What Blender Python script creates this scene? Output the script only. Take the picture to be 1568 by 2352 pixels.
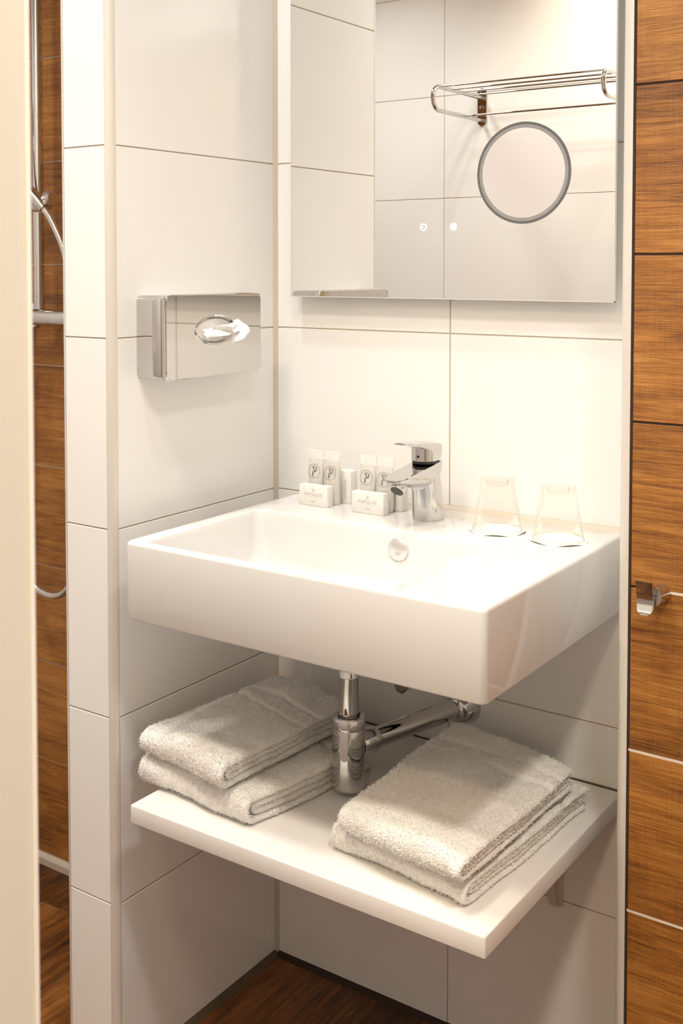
import bpy, bmesh, math, random
import numpy as np
from mathutils import Vector, Matrix
PI = math.pi
random.seed(7)
rng = np.random.default_rng(11)
S = bpy.context.scene
C = S.collection
for o in list(bpy.data.objects): bpy.data.objects.remove(o)

# ------------------------------------------------------------------ camera
cam_d = bpy.data.cameras.new('camera'); cam = bpy.data.objects.new('camera', cam_d); C.objects.link(cam)
YAW, PITCH, ROLL = 0.608, -0.0411, -0.0004
cam.matrix_world = (Matrix.Translation((1.2733, -1.6694, 1.3012)) @ Matrix.Rotation(YAW, 4, 'Z')
                    @ Matrix.Rotation(PI/2 + PITCH, 4, 'X') @ Matrix.Rotation(ROLL, 4, 'Z'))
cam_d.sensor_fit = 'VERTICAL'; cam_d.sensor_height = 36; cam_d.sensor_width = 24
cam_d.lens = 2604.39/2352*36
cam_d.shift_x = (784-745.48)/2352; cam_d.shift_y = (717.98-1176)/2352
cam_d.clip_start = 0.02
cam_d.dof.use_dof = True; cam_d.dof.focus_distance = 1.85; cam_d.dof.aperture_fstop = 20
S.camera = cam
# ------------------------------------------------------------------ world, exposure, lamps
W = bpy.data.worlds.new('world'); S.world = W; W.use_nodes = True
W.node_tree.nodes['Background'].inputs[0].default_value = (1, .9, .78, 1)
W.node_tree.nodes['Background'].inputs[1].default_value = 0.3
S.view_settings.view_transform = 'Standard'; S.view_settings.look = 'None'
S.view_settings.gamma = 1; S.view_settings.use_curve_mapping = False
S.view_settings.exposure = -0.02
ZC = 2.40
# (x, y, radius, power, spread degrees)
LAMPS = [(0.03, -0.45, .035, 3.5, 130, (.95, .98, 1)), (0.55, -0.76, .075, 3.6, 135, (.94, .97, 1)), (-0.55, -0.80, .09, 6.4, 128, (1, .99, .98)),
         (1.30, -1.10, .09, 8.8, 125, (1, .98, .95)), (1.30, -2.15, .12, 15, 160, (1, .76, .46)), (0.30, -1.17, .12, 7.8, 112, (1, .87, .68))]  # this row: unseen lamps added to fill front faces and low surfaces
LAMP_COL = (1.0, .90, .78)

# ------------------------------------------------------------------ materials
def mat(name, col, rough=.5, metal=0, spec=.5, **kw):
    m = bpy.data.materials.new(name); m.use_nodes = True
    b = m.node_tree.nodes['Principled BSDF']
    b.inputs['Base Color'].default_value = (*col, 1); b.inputs['Roughness'].default_value = rough
    b.inputs['Metallic'].default_value = metal; b.inputs['Specular IOR Level'].default_value = spec
    for k, v in kw.items(): b.inputs[k.replace('_', ' ')].default_value = v
    return m
def N(m, t, **kw):
    n = m.node_tree.nodes.new(t)
    for k, v in kw.items(): setattr(n, k, v)
    return n
def L(m, a, b): m.node_tree.links.new(a, b)
def noise_bump(m, scale, strength, dist=.001, detail=3):
    b = m.node_tree.nodes['Principled BSDF']
    tc = N(m, 'ShaderNodeTexCoord'); n = N(m, 'ShaderNodeTexNoise'); n.inputs['Scale'].default_value = scale
    n.inputs['Detail'].default_value = detail
    bp = N(m, 'ShaderNodeBump'); bp.inputs['Strength'].default_value = strength; bp.inputs['Distance'].default_value = dist
    L(m, tc.outputs['Object'], n.inputs['Vector']); L(m, n.outputs['Fac'], bp.inputs['Height']); L(m, bp.outputs['Normal'], b.inputs['Normal'])
    return m
M = {}
M['tile'] = mat('glazed white tile', (.87, .855, .830), .13); noise_bump(M['tile'], 6, .12, .004, 1)
M['grout'] = mat('beige grout', (.50, .41, .31), .85); noise_bump(M['grout'], 400, .3)
M['grout_dark'] = mat('dark grout', (.035, .018, .01), .85)
M['grout_white'] = mat('white grout', (.72, .66, .58), .85); noise_bump(M['grout_white'], 500, .4)
M['silicone'] = mat('tan silicone', (.60, .52, .42), .45)
M['silicone_dark'] = mat('brown silicone', (.10, .07, .04), .5)
M['paint'] = mat('white ceiling paint', (.82, .79, .74), .8); noise_bump(M['paint'], 60, .1)
M['ceramic'] = mat('sanitary ceramic', (.705, .69, .67), .07, Coat_Weight=.3, Coat_Roughness=.03)
M['shelf'] = mat('white lacquer', (.82, .79, .755), .3)
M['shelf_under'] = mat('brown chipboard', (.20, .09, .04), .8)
M['chrome'] = mat('polished chrome', (.64, .63, .615), .04, 1)
M['trimmetal'] = mat('satin metal trim', (.70, .655, .595), .30, .15)
M['brushed'] = mat('hose metal', (.62, .58, .55), .3, .9)
M['pearl'] = mat('satin chrome cap', (.80, .77, .75), .22, .8)
M['black'] = mat('black rubber', (.015, .013, .012), .4)
M['mirror'] = mat('mirror silver', (.90, .905, .885), 0.0, 1)
M['mirror_mag'] = mat('magnifying mirror', (.92, .90, .90), .12, 1)
M['frost'] = mat('frosted light ring', (.30, .29, .275), .55)
M['frost_dark'] = mat('ring recess', (.13, .125, .12), .4)
M['mirror_back'] = mat('mirror housing', (.55, .53, .50), .5)
M['card'] = mat('white carton', (.80, .775, .73), .55)
M['print'] = mat('grey print', (.42, .38, .33), .7)
M['print_dark'] = mat('dark print', (.10, .075, .055), .6)
M['print_light'] = mat('pale print', (.55, .51, .45), .7)
M['paper'] = mat('paper', (.9, .88, .84), .85)
M['tissue'] = mat('tissue', (.78, .765, .75), .9, Subsurface_Weight=.0)
M['edge_highlight'] = mat('painted edge highlight', (.90, .88, .84), .25)
M['door'] = mat('painted door frame', (.74, .70, .63), .38)
M['tube'] = mat('milky plastic', (.73, .70, .655), .28, Transmission_Weight=.15)
M['tube_clear'] = mat('clear tube seam', (.82, .80, .76), .3)
def emi(name, col, s):
    m = bpy.data.materials.new(name); m.use_nodes = True; nt = m.node_tree; nt.nodes.clear()
    e = nt.nodes.new('ShaderNodeEmission'); o = nt.nodes.new('ShaderNodeOutputMaterial')
    e.inputs[0].default_value = (*col, 1); e.inputs[1].default_value = s; nt.links.new(e.outputs[0], o.inputs[0]); return m
M['icon'] = emi('lit touch icon', (.93, .95, 1), 1.6)
M['icon_dim'] = emi('lit touch icon centre', (.80, .84, .97), 1.0)
M['lamp'] = emi('lamp lens', LAMP_COL, 12)
def glass_mat():
    m = bpy.data.materials.new('thin clear glass'); m.use_nodes = True; nt = m.node_tree; nt.nodes.clear()
    t = nt.nodes.new('ShaderNodeBsdfTransparent'); t.inputs[0].default_value = (.975, .965, .95, 1)
    g = nt.nodes.new('ShaderNodeBsdfGlossy'); g.inputs['Roughness'].default_value = .02; g.inputs[0].default_value = (1, 1, 1, 1)
    f = nt.nodes.new('ShaderNodeLayerWeight'); f.inputs[0].default_value = .22
    k = nt.nodes.new('ShaderNodeMath'); k.operation = 'MULTIPLY'; k.inputs[1].default_value = .42
    x = nt.nodes.new('ShaderNodeMixShader'); o = nt.nodes.new('ShaderNodeOutputMaterial')
    nt.links.new(f.outputs['Fresnel'], k.inputs[0]); nt.links.new(k.outputs[0], x.inputs[0]); nt.links.new(t.outputs[0], x.inputs[1]); nt.links.new(g.outputs[0], x.inputs[2])
    nt.links.new(x.outputs[0], o.inputs[0]); return m
M['glass'] = glass_mat()

def wood_mat(name, along, ramp, gain=1.0, rough=.36):
    """wood-look porcelain: grain along axis 'x' or 'y'; per-plank offset from the face attribute rnd"""
    m = bpy.data.materials.new(name); m.use_nodes = True
    b = m.node_tree.nodes['Principled BSDF']; b.inputs['Roughness'].default_value = rough; b.inputs['Specular IOR Level'].default_value = .4
    tc = N(m, 'ShaderNodeTexCoord'); at = N(m, 'ShaderNodeAttribute'); at.attribute_name = 'rnd'
    mp = N(m, 'ShaderNodeMapping')
    cmb = N(m, 'ShaderNodeCombineXYZ')
    mul = N(m, 'ShaderNodeMath', operation='MULTIPLY'); mul.inputs[1].default_value = 37.0
    L(m, at.outputs['Fac'], mul.inputs[0])
    for i in range(3): L(m, mul.outputs[0], cmb.inputs[i])
    add = N(m, 'ShaderNodeVectorMath', operation='ADD'); L(m, tc.outputs['Object'], add.inputs[0]); L(m, cmb.outputs[0], add.inputs[1])
    def nz(sx, sy, sz, scale, detail, dist=0.0, rgh=.6):
        mm = N(m, 'ShaderNodeMapping'); mm.inputs['Scale'].default_value = (sx, sy, sz) if along == 'x' else (sy, sx, sz)
        L(m, add.outputs[0], mm.inputs['Vector'])
        n = N(m, 'ShaderNodeTexNoise'); n.inputs['Scale'].default_value = scale; n.inputs['Detail'].default_value = detail
        n.inputs['Roughness'].default_value = rgh; n.inputs['Distortion'].default_value = dist
        L(m, mm.outputs[0], n.inputs['Vector']); return n
    grain = nz(.75, 15, 15, 6.0, 10, 1.1, .66)          # long grain
    patch = nz(2, 6, 6, 1.7, 4, .5)                   # broad light and dark areas
    saw = nz(60, 2.5, 2.5, 6, 3, .1)                  # cross saw marks
    fine = nz(5, 120, 120, 6, 4, .3)
    def mx(a, bb, f):
        x = N(m, 'ShaderNodeMix', data_type='FLOAT'); x.inputs[0].default_value = f
        L(m, a, x.inputs[2]); L(m, bb, x.inputs[3]); return x.outputs[0]
    v = mx(grain.outputs['Fac'], patch.outputs['Fac'], .48); v = mx(v, saw.outputs['Fac'], .09); v = mx(v, fine.outputs['Fac'], .22)
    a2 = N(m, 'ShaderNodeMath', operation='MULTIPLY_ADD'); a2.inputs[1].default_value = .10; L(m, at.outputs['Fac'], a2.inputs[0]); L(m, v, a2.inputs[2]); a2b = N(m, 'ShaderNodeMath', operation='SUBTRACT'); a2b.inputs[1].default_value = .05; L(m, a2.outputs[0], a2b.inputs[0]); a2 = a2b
    cr = N(m, 'ShaderNodeValToRGB'); els = cr.color_ramp.elements
    while len(els) < len(ramp): els.new(.5)
    for e, (p, c) in zip(els, ramp): e.position = p; e.color = (*[q*gain for q in c], 1)
    L(m, a2.outputs[0], cr.inputs[0]); L(m, cr.outputs[0], b.inputs['Base Color'])
    hb = mx(grain.outputs['Fac'], fine.outputs['Fac'], .45); hb = mx(hb, saw.outputs['Fac'], .2)
    bp = N(m, 'ShaderNodeBump'); bp.inputs['Strength'].default_value = .8; bp.inputs['Distance'].default_value = .003
    L(m, hb, bp.inputs['Height']); L(m, bp.outputs[0], b.inputs['Normal'])
    return m
RAMP = [(.31, (.050, .015, .003)), (.41, (.15, .050, .008)), (.50, (.32, .122, .020)), (.59, (.48, .21, .042)), (.70, (.66, .34, .10))]
RAMPF = [(.37, (.022, .006, .001)), (.45, (.075, .024, .004)), (.53, (.19, .068, .012)), (.64, (.36, .15, .038))]
M['wood'] = wood_mat('wood-look wall tile', 'x', RAMP)
M['woodfloor'] = wood_mat('wood-look floor tile', 'y', RAMPF, 1.0, .42)

def towel_mat():
    m = mat('white terry', (.87, .84, .79), .95, 0, .1, Sheen_Weight=.35, Sheen_Roughness=.6)
    b = m.node_tree.nodes['Principled BSDF']
    tc = N(m, 'ShaderNodeTexCoord'); n = N(m, 'ShaderNodeTexVoronoi'); n.inputs['Scale'].default_value = 480
    n2 = N(m, 'ShaderNodeTexNoise'); n2.inputs['Scale'].default_value = 220; n2.inputs['Detail'].default_value = 3
    mx = N(m, 'ShaderNodeMath', operation='ADD'); bp = N(m, 'ShaderNodeBump'); bp.inputs['Strength'].default_value = .7; bp.inputs['Distance'].default_value = .0016
    L(m, tc.outputs['Object'], n.inputs['Vector']); L(m, tc.outputs['Object'], n2.inputs['Vector'])
    L(m, n.outputs['Distance'], mx.inputs[0]); L(m, n2.outputs['Fac'], mx.inputs[1]); L(m, mx.outputs[0], bp.inputs['Height']); L(m, bp.outputs[0], b.inputs['Normal'])
    return m
M['towel'] = towel_mat()

# ------------------------------------------------------------------ helpers
def mesh_obj(name, me, m=None, parent=None, smooth=False):
    o = bpy.data.objects.new(name, me); C.objects.link(o)
    if m is not None:
        if isinstance(m, (list, tuple)):
            for q in m: me.materials.append(q)
        else: me.materials.append(m)
    if parent is not None:
        o.parent = parent
    if smooth:
        for p in me.polygons: p.use_smooth = True
    return o
def from_data(name, vs, fs, m=None, parent=None, smooth=False):
    me = bpy.data.meshes.new(name); me.from_pydata([tuple(map(float, v)) for v in vs], [], fs); me.update()
    bm = bmesh.new(); bm.from_mesh(me); bmesh.ops.recalc_face_normals(bm, faces=bm.faces); bm.to_mesh(me); bm.free()
    return mesh_obj(name, me, m, parent, smooth)
def bm_obj(name, bm, m=None, parent=None, smooth=False):
    me = bpy.data.meshes.new(name); bmesh.ops.recalc_face_normals(bm, faces=bm.faces); bm.to_mesh(me); bm.free()
    return mesh_obj(name, me, m, parent, smooth)
def add_box(bm, a, b, bev=0, seg=2):
    a = Vector(a); b = Vector(b)
    r = bmesh.ops.create_cube(bm, size=1, matrix=Matrix.Translation((a+b)/2) @ Matrix.Diagonal((*(b-a), 1)))
    if bev > 0:
        es = list({e for v in r['verts'] for e in v.link_edges})
        bmesh.ops.bevel(bm, geom=es, offset=bev, segments=seg, affect='EDGES', profile=.5)
def box(name, a, b, m, parent=None, bev=0, seg=2, smooth=False):
    bm = bmesh.new(); add_box(bm, a, b, bev, seg); o = bm_obj(name, bm, m, parent)
    if smooth or bev > 0: autosmooth(o)
    return o
def autosmooth(o, ang=40):
    me = o.data
    for p in me.polygons: p.use_smooth = True
    bm = bmesh.new(); bm.from_mesh(me)
    for e in bm.edges:
        if len(e.link_faces) == 2 and e.calc_face_angle(0) > math.radians(ang): e.smooth = False
    bm.to_mesh(me); bm.free()
def add_tube(bm, pts, r, n=14, caps=True):
    """swept round tube; r number or list"""
    pts = [Vector(p) for p in pts]; k = len(pts); rs = r if isinstance(r, (list, tuple)) else [r]*k
    t0 = (pts[1]-pts[0]).normalized(); up = Vector((0, 0, 1)) if abs(t0.z) < .9 else Vector((1, 0, 0))
    nrm = t0.cross(up).normalized(); rings = []
    for i, p in enumerate(pts):
        t = (pts[min(i+1, k-1)]-pts[max(i-1, 0)]).normalized()
        nrm = (nrm - t*nrm.dot(t)).normalized(); bn = t.cross(nrm)
        rings.append([bm.verts.new(p + rs[i]*(math.cos(2*PI*j/n)*nrm + math.sin(2*PI*j/n)*bn)) for j in range(n)])
    for a, b in zip(rings, rings[1:]):
        for j in range(n): bm.faces.new((a[j], a[(j+1) % n], b[(j+1) % n], b[j]))
    if caps: bm.faces.new(rings[0]); bm.faces.new(rings[-1])
def tube(name, pts, r, m, parent=None, n=16, caps=True):
    bm = bmesh.new(); add_tube(bm, pts, r, n, caps); o = bm_obj(name, bm, m, parent); autosmooth(o, 50); return o
def add_lathe(bm, prof, c, axis='z', n=40, cap=False):
    """prof list of (radius, height) revolved about axis through c"""
    c = Vector(c); rings = []
    for r, h in prof:
        ring = []
        for j in range(n):
            a = 2*PI*j/n; u, v = r*math.cos(a), r*math.sin(a)
            p = {'z': Vector((u, v, h)), 'y': Vector((u, h, v)), 'x': Vector((h, u, v))}[axis]
            ring.append(bm.verts.new(c+p))
        rings.append(ring)
    for a, b in zip(rings, rings[1:]):
        for j in range(n): bm.faces.new((a[j], a[(j+1) % n], b[(j+1) % n], b[j]))
    if cap: bm.faces.new(rings[0]); bm.faces.new(rings[-1])
def lathe(name, prof, c, m, parent=None, axis='z', n=40, cap=True, ang=40):
    bm = bmesh.new(); add_lathe(bm, prof, c, axis, n, cap); o = bm_obj(name, bm, m, parent); autosmooth(o, ang); return o
def smooth_path(pts, n=12):
    """Catmull-Rom through pts"""
    P = [Vector(p) for p in pts]; P = [2*P[0]-P[1]] + P + [2*P[-1]-P[-2]]; out = []
    for i in range(1, len(P)-2):
        for k in range(n):
            t = k/n; a, b, c, d = P[i-1:i+3]
            out.append(.5*((2*b)+(c-a)*t+(2*a-5*b+4*c-d)*t*t+(3*b-a-3*c+d)*t**3))
    out.append(P[-2]); return out
def rrect(x0, x1, y0, y1, r, k=6):
    pts = []
    for cx, cy, a0 in ((x1-r, y1-r, 0), (x0+r, y1-r, 90), (x0+r, y0+r, 180), (x1-r, y0+r, 270)):
        for i in range(k+1):
            a = math.radians(a0+90*i/k); pts.append((cx+r*math.cos(a), cy+r*math.sin(a)))
    return pts
def loft(bm, loops, cap0=True, cap1=True):
    rings = [[bm.verts.new(p) for p in lp] for lp in loops]; n = len(rings[0])
    for a, b in zip(rings, rings[1:]):
        for j in range(n): bm.faces.new((a[j], a[(j+1) % n], b[(j+1) % n], b[j]))
    if cap0: bm.faces.new(rings[0])
    if cap1: bm.faces.new(rings[-1])
def thing(name, label, cat, loc=(0, 0, 0), group=None):
    o = bpy.data.objects.new(name, None); C.objects.link(o); o.location = loc; o.empty_display_size = .02
    o['label'] = label; o['category'] = cat
    if group: o['group'] = group
    return o
def adopt(o, root):
    """parts are modelled in world space: keep them there under a root that stands at the thing's base"""
    for ch in [c for c in bpy.data.objects if c.parent == root]:
        ch.matrix_parent_inverse = Matrix.Translation(-Vector(root.location))
def tag(o, label, cat, group=None):
    o['label'] = label; o['category'] = cat
    if group: o['group'] = group
    return o
def struct(o): o['kind'] = 'structure'; return o
def finish(root): adopt(None, root)

# ------------------------------------------------------------------ the room
ROWS = [1.4883 - .3*k for k in range(-3, 5)] + [-.0117]
G = .0022
TONES = []          # printed tone of each course of boards, where given
def tiles(bm, axis, pos, sign, u_cuts, v_cuts, th=.008, gap=G, bev=.0006, skip=None, rnd=None):
    """slabs covering a plane: axis 'x' or 'y' is the normal, u the horizontal axis, v = z; cuts are joint positions"""
    for j in range(len(v_cuts)-1):
        uc = u_cuts(j) if callable(u_cuts) else u_cuts
        for i in range(len(uc)-1):
            u0, u1 = uc[i]+gap/2, uc[i+1]-gap/2; v0, v1 = v_cuts[j]+gap/2, v_cuts[j+1]-gap/2
            n0 = len(bm.faces)
            if axis == 'y': add_box(bm, (u0, min(pos, pos-sign*th), v0), (u1, max(pos, pos-sign*th), v1), bev, 1)
            elif axis == 'x': add_box(bm, (min(pos, pos-sign*th), u0, v0), (max(pos, pos-sign*th), u1, v1), bev, 1)
            else: add_box(bm, (u0, v0, min(pos, pos-sign*th)), (u1, v1, max(pos, pos-sign*th)), bev, 1)
            if rnd is not None:
                bm.faces.ensure_lookup_table(); r = TONES[j % len(TONES)] if TONES else random.random()
                for f in bm.faces[n0:]: f[rnd] = r
def wall_tiled(name, tile_m, grout_m, build, backing):
    """one wall = one mesh: backing box in grout plus tiles in front"""
    bm = bmesh.new(); rl = bm.faces.layers.float.new('rnd')
    for a, b in backing: add_box(bm, a, b)
    nb = len(bm.faces); build(bm, rl); bm.faces.ensure_lookup_table()
    for i, f in enumerate(bm.faces): f.material_index = 0 if i < nb else 1
    return struct(bm_obj(name, bm, [grout_m, tile_m]))
VR = sorted(set([0.0] + [r for r in ROWS if r > .02] + [2.4]))
VR = [v for v in VR if v <= 2.4]
# back wall of the niche, y = 0
def cuts_back(j):
    return [0, .455, .742] if abs(VR[j]-.5883) < .01 else [0, .366, .742]
wall_tiled('wall_back', M['tile'], M['grout'], lambda bm, r: tiles(bm, 'y', 0, -1, cuts_back, VR), [((-.0, .0012, 0), (.75, .12, ZC))])
# pillar between niche and shower: left wall of the niche
YF = -.418
def pillar(bm, r):
    tiles(bm, 'x', 0, 1, [-.406, 0], VR)
    tiles(bm, 'y', YF, -1, [-.1045, -.012], VR)
wall_tiled('wall_left', M['tile'], M['grout'], pillar, [((-.103, YF+.0135, 0), (-.0012, .12, ZC)), ((-.103, YF+.002, 0), (-.0130, YF+.0135, ZC))])
# right projecting wall: jamb of the niche in white tile, front in wood-look tile
YR = -.22
def jamb(bm, r): tiles(bm, 'x', .742, -1, [YR+.004, -.001], VR)
wall_tiled('wall_right_jamb', M['tile'], M['grout'], jamb, [((.7432, YR+.006, 0), (.7560, .12, ZC))])
ZW = [.0, .2185, .439, .6577, .8775, 1.0963, 1.3162, 1.5362, 1.756, 1.976, 2.196, 2.4]
bmw = bmesh.new(); rl = bmw.faces.layers.float.new('rnd')
add_box(bmw, (.7562, YR+.0015, 0), (1.80, .12, ZC)); nb = len(bmw.faces)
random.seed(3)
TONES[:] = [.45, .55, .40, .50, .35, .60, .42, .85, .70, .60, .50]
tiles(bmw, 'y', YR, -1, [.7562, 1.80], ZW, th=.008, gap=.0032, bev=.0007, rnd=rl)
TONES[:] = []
bmw.faces.ensure_lookup_table()
for i, f in enumerate(bmw.faces): f.material_index = 0 if i < nb else 1
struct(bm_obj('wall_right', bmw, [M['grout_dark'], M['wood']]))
# pale grout that fills the lower joints of the right wall
bm = bmesh.new()
add_box(bm, (.7925, YR+.0004, .8775-.0018), (1.80, YR+.004, .8775+.0018))
for z in (.6577, .439, .2185): add_box(bm, (.7565, YR+.0004, z-.0017), (1.80, YR+.004, z+.0017))
struct(bm_obj('trim_1', bm, M['grout_white']))
# shower recess: back wall, floor
ZS = [-.02, .0005, .2135, .4315, .6455, .8662, 1.0862, 1.3052, 1.5251, 1.7467, 1.966, 2.186, 2.4]
bms = bmesh.new(); rl = bms.faces.layers.float.new('rnd')
add_box(bms, (-1.10, .002, -.02), (-.104, .12, ZC)); nb = len(bms.faces)
TONES[:] = [.60, .80, .50, .70, .60, .75, .55, .85, .65, .90, .70, .80]
tiles(bms, 'y', 0, -1, [-1.10, -.104], ZS[1:], th=.008, gap=.0022, rnd=rl)
TONES[:] = []
bms.faces.ensure_lookup_table()
for i, f in enumerate(bms.faces): f.material_index = 0 if i < nb else 1
struct(bm_obj('wall_shower', bms, [M['grout_white'], M['wood']]))
struct(box('trim_2', (-1.10, -.012, -.02), (-.104, .002, -.006), M['silicone']))
def floor_obj(name, x_cuts, y_cuts, z, depth=.1):
    bm = bmesh.new(); r = bm.faces.layers.float.new('rnd')
    add_box(bm, (x_cuts[0], y_cuts[0][0], z-depth), (x_cuts[-1], y_cuts[0][-1], z-.0012)); nb = len(bm.faces)
    for i in range(len(x_cuts)-1):
        yc = y_cuts[i % len(y_cuts)]
        tiles(bm, 'z', z, 1, [x_cuts[i], x_cuts[i+1]], yc, th=.006, gap=.0022, rnd=r)
    bm.faces.ensure_lookup_table()
    for i, f in enumerate(bm.faces): f.material_index = 0 if i < nb else 1
    return struct(bm_obj(name, bm, [M['grout_floor'], M['woodfloor']]))
M['grout_floor'] = mat('floor grout', (.16, .10, .055), .85)
floor_obj('floor', [-.104, -.061, .161, .383, .605, .827, 1.049, 1.271, 1.493, 1.80],
          [[-1.35, -.9, 0], [-1.35, -.62, 0], [-1.35, -1.1, 0]], 0)
floor_obj('floor_shower', [-1.10, -.972, -.750, -.528, -.306, -.104], [[-1.35, -.70, 0], [-1.35, -1.0, -.11, 0]], -.02, .08)
struct(box('floor_hall', (-1.10, -3.0, -.1), (1.80, -1.35, 0), M['woodfloor']))
struct(box('ceiling', (-1.2, -3.1, ZC), (1.9, .12, ZC+.1), M['paint']))
# rear wall (seen in the mirror), its joints run 12 mm higher
ZR = [0, .30, .60, .90, 1.20, 1.50, 1.80, 2.10, 2.40]
def rear(bm, r): tiles(bm, 'y', -1.35, 1, [-1.10, -.955, -.355, .245, .845, .8886], ZR)
wall_tiled('wall_rear', M['tile'], M['grout'], rear, [((-1.10, -1.47, 0), (.8886, -1.3512, ZC))])
struct(box('wall_far_left', (-1.2, -3.1, -.1), (-1.10, .12, ZC), M['tile']))
struct(box('wall_far_right', (1.80, -3.1, -.1), (1.90, .12, ZC), M['tile']))
struct(box('wall_hall', (-1.2, -3.1, 0), (1.9, -3.0, ZC), M['paint']))
struct(box('wall_lintel', (.888, -1.47, 2.08), (1.80, -1.35, ZC), M['paint']))
# door frame lining right beside the camera
bm = bmesh.new(); add_box(bm, (.8885, -1.490, 0), (.9005, -1.3490, 2.08), .0035, 4)
o = struct(bm_obj('door_1', bm, M['door'])); autosmooth(o)
struct(box('trim_highlight', (.8995, -1.3520, 0), (.9014, -1.3492, 2.08), M['edge_highlight'], None, .0006))  # lighter strip paints in the highlight along the lining's rounded edge
# corner trims and silicone
def quarter(name, cx, cy, r, a0, a1, z0, z1, m, ext=()):
    """rounded metal corner strip standing z0..z1, arc about (cx, cy)"""
    prof = [(cx+r*math.cos(math.radians(a0+(a1-a0)*i/10)), cy+r*math.sin(math.radians(a0+(a1-a0)*i/10))) for i in range(11)] + [(cx, cy)]
    bm = bmesh.new(); loft(bm, [[(x, y, z0) for x, y in prof], [(x, y, z1) for x, y in prof]])
    o = bm_obj(name, bm, m); autosmooth(o, 35); return struct(o)
quarter('trim_3', -.0125, YF+.0125, .0125, 270, 360, 0, ZC, M['trimmetal'])
quarter('trim_4', -.1040+.0, YF+.0095, .0095, 180, 270, -.02, ZC, M['trimmetal'])
bm = bmesh.new()
pf = [(.7505+.0115*math.cos(math.radians(180+9*i)), YR+.0105+.0115*math.sin(math.radians(180+9*i))) for i in range(11)] + [(.7543, YR-.001), (.7543, YR+.0105)]
loft(bm, [[(x, y, z) for x, y in pf] for z in (0, ZC)]); o = bm_obj('trim_5', bm, M['trimmetal']); autosmooth(o, 35); struct(o)
struct(box('trim_10', (.7543, YR+.0005, 0), (.7578, YR+.006, ZC), M['grout_dark']))
bm = bmesh.new(); loft(bm, [[(0, -.007, z), (.007, 0, z), (0, 0, z)] for z in (0, ZC)]); struct(bm_obj('trim_6', bm, M['silicone']))
bm = bmesh.new(); loft(bm, [[(.742, -.006, z), (.736, 0, z), (.742, 0, z)] for z in (0, ZC)]); struct(bm_obj('trim_7', bm, M['silicone']))
bm = bmesh.new(); loft(bm, [[(0, y, .0), (.010, y, .0), (0, y, .010)] for y in (-.406, 0)]); struct(bm_obj('baseboard_left', bm, M['silicone_dark']))
bm = bmesh.new(); loft(bm, [[(x, 0, .0), (x, -.010, .0), (x, 0, .008)] for x in (0, .742)]); struct(bm_obj('baseboard_back', bm, M['grout_dark']))

# ------------------------------------------------------------------ ceiling lights
for i, (x, y, r, p, sp, lc) in enumerate(LAMPS):
    where = ['in front of the tiled pillar', 'before the washbasin', 'over the shower', 'over the right side of the bathroom, unseen, added as fill', 'in the hall beyond the doorway, unseen, added as warm fill', 'close to the rear wall with the towel rack, unseen, added as front fill'][i]
    root = thing('ceiling_light', 'round recessed ceiling downlight ' + where, 'ceiling light', (x, y, ZC), 'recessed downlights')
    lathe('trim_ring', [(r+.004, -.002), (r+.006, -.008), (r+.018, -.006), (r+.020, 0), (r+.004, 0)], (x, y, ZC), M['trimmetal'], root, cap=False)
    lathe('lens', [(r+.004, -.003), (r+.004, -.0005)], (x, y, ZC), M['lamp'], root)
    ld = bpy.data.lights.new('lamp', 'AREA'); ld.shape = 'DISK'; ld.size = 2*r; ld.energy = p; ld.color = lc; ld.spread = math.radians(sp)
    lo = bpy.data.objects.new('lamp', ld); C.objects.link(lo); lo.location = (x, y, ZC-.006); lo.parent = root
    finish(root)

# ------------------------------------------------------------------ washbasin
BX0, BX1, BY0, BY1, ZB, ZBB = .0760, .6705, -.4702, -.0015, .894, .7760
root = thing('washbasin', 'white rectangular ceramic washbasin hung on the tiled back wall', 'washbasin', (.373, 0, ZBB))
def lp(i, r, z, dx=0):
    return [(x, y, z) for x, y in rrect(BX0+i, BX1-i, BY0+i, BY1-min(i, .0), r)]
def lb(i, r, z, sy=0):
    return [(x, y, z) for x, y in rrect(.0990+i, .5295-i*1.3, -.4590+i*.7, -.1780-i, r)]
loops = [lp(.030, .006, ZBB+.03), lp(.026, .008, ZBB), lp(.0035, .010, ZBB), lp(.0010, .010, ZBB+.0015), lp(0, .010, ZBB+.004), lp(0, .010, ZB-.006)]
for a in (22, 45, 68, 90): loops.append(lp(.006*(1-math.cos(math.radians(a))), .010, ZB-.006+.006*math.sin(math.radians(a))))
loops += [lp(.010, .006, ZB), lb(-.0012, .016, ZB)]
for a in (25, 50, 75): loops.append(lb(.005*math.sin(math.radians(a))-.0012, .016, ZB-.005*(1-math.cos(math.radians(a)))))
loops += [lb(.0055, .018, ZB-.012), lb(.010, .020, .850), lb(.016, .022, .824)]
for a in (20, 40, 60, 80): loops.append(lb(.016+.014*(1-math.cos(math.radians(a))), .024+.010, .824-.014*math.sin(math.radians(a))))
loops += [lb(.050, .04, .8085), lb(.085, .03, .8065), lb(.118, .012, .8050)]
bm = bmesh.new(); loft(bm, loops); o = bm_obj('basin', bm, M['ceramic'], root); autosmooth(o, 32)
lathe('overflow_cap', [(.0175, .003), (.0178, -.003), (.0172, -.0065), (.0150, -.0082), (.008, -.0095), (.001, -.0098)], (.3795, -.1835, .8655), M['pearl'], root, 'y')
lathe('drain', [(.030, -.001), (.030, .0012), (.027, .002), (.022, .003), (.012, .0042), (.001, .0045)], (.322, -.315, .8052), M['chrome'], root)
finish(root)
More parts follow.
